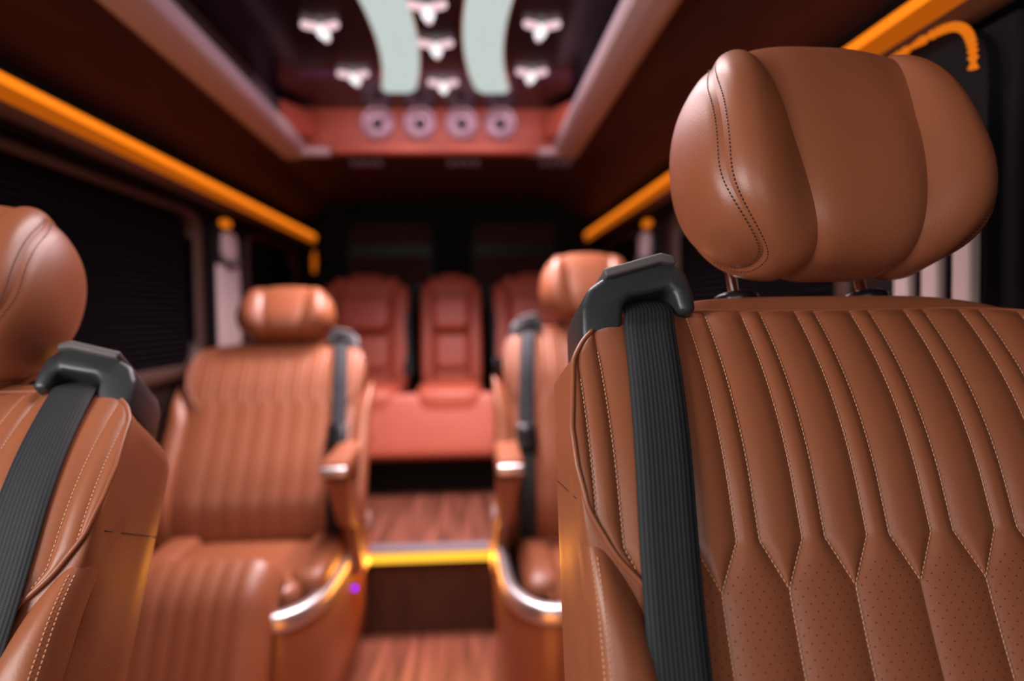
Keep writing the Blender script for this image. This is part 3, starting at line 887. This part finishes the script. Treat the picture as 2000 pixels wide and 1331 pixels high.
# air vents in the headliner behind the recess
for k, x in enumerate((-0.42, -0.02, 0.37)):
    t = thing('air_vent', 'small blue-grey vent in the dark rear ceiling, ' + ('left one', 'middle one', 'right one')[k], 'vent', (x, 2.90, ZC), 0, 'rear ceiling vents')
    B().box((0, 0, -0.004), (0.16, 0.11, 0.010), 0.004).out('vent_frame', M['matte'], t)
    for q in range(4):
        B().box((-0.054 + 0.036 * q, 0, -0.012), (0.024, 0.085, 0.006), 0.002).out('vent_slat', M['vent'], t)

# orange LED strips along the cornices
for s, x, nm in ((-1, -0.868, 'left'), (1, 0.672, 'right')):
    t = thing('led_strip', 'long orange glowing light strip along the top of the %s windows' % nm, 'light', (x, 0, 1.488), 0, 'orange cornice light strips')
    B().prism([(0.02 * s, 0.030), (0.0, 0.029), (-0.008 * s, 0.022), (-0.012 * s, 0.010), (-0.012 * s, 0.002), (0.02 * s, 0.0)], 'y', YF, 3.90, 0.0).out('diffuser', M['led_orange'], t, angle=70)
    B().prism([(0.02 * s, 0.0), (-0.012 * s, 0.002), (-0.010 * s, -0.012), (-0.003 * s, -0.022), (0.02 * s, -0.026)], 'y', YF, 3.90, 0.0).out('lower_diffuser', M['led_dim'], t, angle=70)
    B().prism([(0.02 * s, -0.026), (-0.004 * s, -0.026), (0.006 * s, -0.045), (0.03 * s, -0.05)], 'y', YF, 3.90, 0.0).out('strip_trim', M['wood_dark'], t, angle=60)
    B().prism([(0.02 * s, 0.032), (0.02 * s, -0.05), (0.070 * s, -0.05), (0.070 * s, 0.032)], 'y', YF, 3.92, 0.0).out('strip_channel', M['wall_black'], t, smooth=False)
    if s < 0:
        B().tube([(0.004, 3.88, -0.07), (0.002, 3.88, -0.10), (0.002, 3.88, -0.14), (0.0, 3.88, -0.19)], [0.006, 0.012, 0.014, 0.008], 10).out('corner_glow', M['led_dim'], t)
# the glow patch under the strip's rear end is built as an emissive tube
# pillar panels
def pillar_panel(label, s, xw, y0, y1, rope=False, h=0.87):
    t = thing('pillar_panel', label, 'panel', (xw - 0.012 * s, (y0 + y1) / 2, 0.55), 0, 'striped pillar panels between the windows')
    w = y1 - y0
    out = rrect(-w / 2, w / 2, 0, h, w * 0.3)
    B().prism(out, 'x', -0.004, 0.012).out('back_board', M['wall_black'], t, smooth=False)
    n = 3; sw = w * (0.15 if rope else 0.20)
    for k in range(n):
        yy = (k - 1) * w * 0.27 - (0.03 if rope else 0)
        hh = h - 0.17
        B().box((-0.012 * s, yy, hh / 2), (0.018, sw, hh), 0.006).out('slat', M['cream'], t)
    B().sell((-0.018 * s, 0, h - 0.10), (0.045, w * 0.45, 0.12), 0.7, 0.7).out('belt_anchor', M['cream'], t)
    B().sell((-0.030 * s, 0, h - 0.155), (0.05, w * 0.30, 0.035), 0.8, 0.8).out('anchor_knob', M['grey_trim'], t)
    if not rope:
        B().sell((-0.02 * s, -0.03, h - 0.012), (0.03, 0.09, 0.03), 0.8, 0.8).out('marker_lamp', M['led_rope'], t)
        return t
    # beaded rope light over the top
    r = w * 0.3; pts = []
    for k in range(70):
        ang = math.pi * (1 - k / 69)
        pts.append((-0.02 * s, -(w / 2 - 0.006) * math.copysign(abs(math.cos(ang)) ** 0.55, math.cos(ang)), h - r + (r + 0.004) * abs(math.sin(ang)) ** 0.7))
    B().tube(pts, [0.0066 if k % 2 else 0.0028 for k in range(70)], 10).out('rope_light', M['led_rope'], t)
    return t
pillar_panel('cream striped pillar panel between the two left windows', -1, XL, 2.52, 2.84)
pillar_panel('cream striped pillar panel between the right windows, seen left of the big headrest', 1, XR, 2.62, 2.88)
pillar_panel('cream striped pillar panel at the right wall, glimpsed below the big headrest', 1, 0.692, 0.86, 1.10, True, 0.885)
struct(B().box((0.719, 0.98, 0.97), (0.052, 0.30, 0.92), 0.012).out('trim_3', M['wall_black']))
# step light bar
t = t_step = thing('step_light', 'glowing yellow light bar across the aisle on the step edge', 'light', (-0.130, 2.225, 0.258), 0)
B().box((0, 0, 0), (0.43, 0.018, 0.030), 0.008).out('diffuser', M['led_yellow'], t)
B().box((0, 0.008, 0), (0.45, 0.012, 0.042), 0.004).out('housing', M['grey_trim'], t)
# little amber wall lamp
t = t_wall = thing('wall_lamp', 'tiny amber lamp low on the left wall between the two left seats', 'light', (XL + 0.002, 2.21, 0.65), 0)
B().box((0.010, 0, 0), (0.02, 0.06, 0.07), 0.008).out('lamp_housing', M['matte'], t)
B().sell((0.026, 0, 0), (0.03, 0.04, 0.05), 0.7, 0.7).out('lamp_lens', M['led_yellow'], t)

# ------------------------------------------------------------------ rear bench
bench = thing('rear_bench', 'rust red three-seat bench across the back of the van', 'bench', (XC - 0.02, 2.95, 0.26), 0)
B().sell((0, 0.05, 0.305), (1.46, 0.12, 0.285), 0.3, 0.16, 40, 20, rot=Matrix.Rotation(R(-18), 3, 'X')).out('front_panel', M['leather_red'], bench)
B().box((0, 0.35, 0.08), (1.40, 0.50, 0.16), 0.02).out('plinth', M['matte'], bench)
cx = (-0.44, 0.0, 0.44); cw = (0.48, 0.33, 0.48)
for k in range(3):
    c = B().sell((cx[k], 0.26, 0.40), (cw[k] * 0.93, 0.50, 0.17), 0.45, 0.3).out('bench_cushion', M['leather_red'], bench)
    rot = Matrix.Rotation(R(-14), 3, 'X')
    bk = B().sell((cx[k], 0.62, 0.70), (cw[k] * 0.60, 0.14, 0.58), 0.35, 0.3, rot=rot).out('bench_backrest', M['leather_red'], bench)
    for s in (-1, 1):
        B().sell((cx[k] + s * cw[k] * 0.37, 0.61, 0.68), (cw[k] * 0.22, 0.17, 0.56), 0.5, 0.5, rot=rot).out('back_bolster', M['leather_red'], bk)
    B().sell((cx[k], 0.55, 0.80), (cw[k] * 0.56, 0.10, 0.18), 0.4, 0.35, rot=rot).out('shoulder_pad', M['leather_red'], bk)
    B().sell((cx[k], 0.545, 0.60), (cw[k] * 0.54, 0.10, 0.19), 0.4, 0.35, rot=rot).out('lumbar_pad', M['leather_red'], bk)
    h = B().sell((cx[k], 0.69, 0.93), (cw[k] * 0.42, 0.10, 0.15), 0.45, 0.4, rot=rot).out('bench_headrest', M['leather_red'], bench)
    for s in (-1, 1):
        B().sell((cx[k] + s * cw[k] * 0.28, 0.68, 0.92), (cw[k] * 0.16, 0.12, 0.14), 0.6, 0.6, rot=rot).out('headrest_wing', M['leather_red'], h)
for k, x in enumerate((-0.225, 0.225)):
    p = [(x, 0.66, 0.95), (x, 0.58, 0.80), (x + 0.005, 0.53, 0.60), (x + 0.01, 0.50, 0.50)]
    pp = catmull(np.array(p), 5)
    P = np.zeros((len(pp), 4, 3))
    for j, (dx, dy) in enumerate(((-0.024, -0.002), (0.024, -0.002), (0.024, 0.002), (-0.024, 0.002))): P[:, j] = pp + np.array([dx, dy - 0.02, 0])
    bl = grid('bench_belt', P, M['web'], bench, cv=True); recalc(bl)
    if k == 1: B().box((x + 0.01, 0.46, 0.54), (0.06, 0.03, 0.08), 0.008).out('belt_buckle', M['black'], bl)

# out-of-view amber lamp, added for the amber light on consoles and seat sides
t = thing('aisle_fill', 'added unseen amber fill bar low in the aisle between the two nearest seats', 'light', (XC, 0.80, 0.0), 0)
B().box((0, 0, 0.025), (0.36, 0.05, 0.05), 0.01).out('housing', M['matte'], t)
B().box((0, 0.012, 0.056), (0.32, 0.03, 0.014), 0.005).out('diffuser', M['led_orange'], t)
al = area('aisle_fill_light', (0, 0, 0), (0, 0.6, 0.45), 0.32, 0.10, 1.8, (1.0, 0.28, 0.03))
al.parent = t; al.location = (0, 0.02, 0.09)

al = area('wall_lamp_light', (0, 0, 0), (1, -0.6, -0.4), 0.05, 0.05, 0.5, (1.0, 0.42, 0.06))
al.parent = t_wall; al.location = (0.05, 0, 0)

# hidden amber strip, added to put yellow streaks on the leg rest
t = thing('wall_fill', 'added hidden amber fill strip low on the left wall beside the reclined second-row seat', 'light', (XL + 0.001, 1.55, 0.36), 0)
B().box((0.006, 0, 0), (0.012, 0.9, 0.04), 0.004).out('housing', M['matte'], t)
B().box((0.014, 0, 0), (0.008, 0.86, 0.022), 0.003).out('diffuser', M['led_orange'], t)
al = area('wall_fill_light', (0, 0, 0), (1, -0.15, 0.1), 0.86, 0.02, 2.2, (1.0, 0.42, 0.05))
al.parent = t; al.location = (0.02, 0, 0)
al = area('step_bar_light', (0, 0, 0), (0, -1, -0.1), 0.42, 0.02, 1.4, (1.0, 0.33, 0.035))
al.parent = t_step; al.location = (0, -0.012, 0)
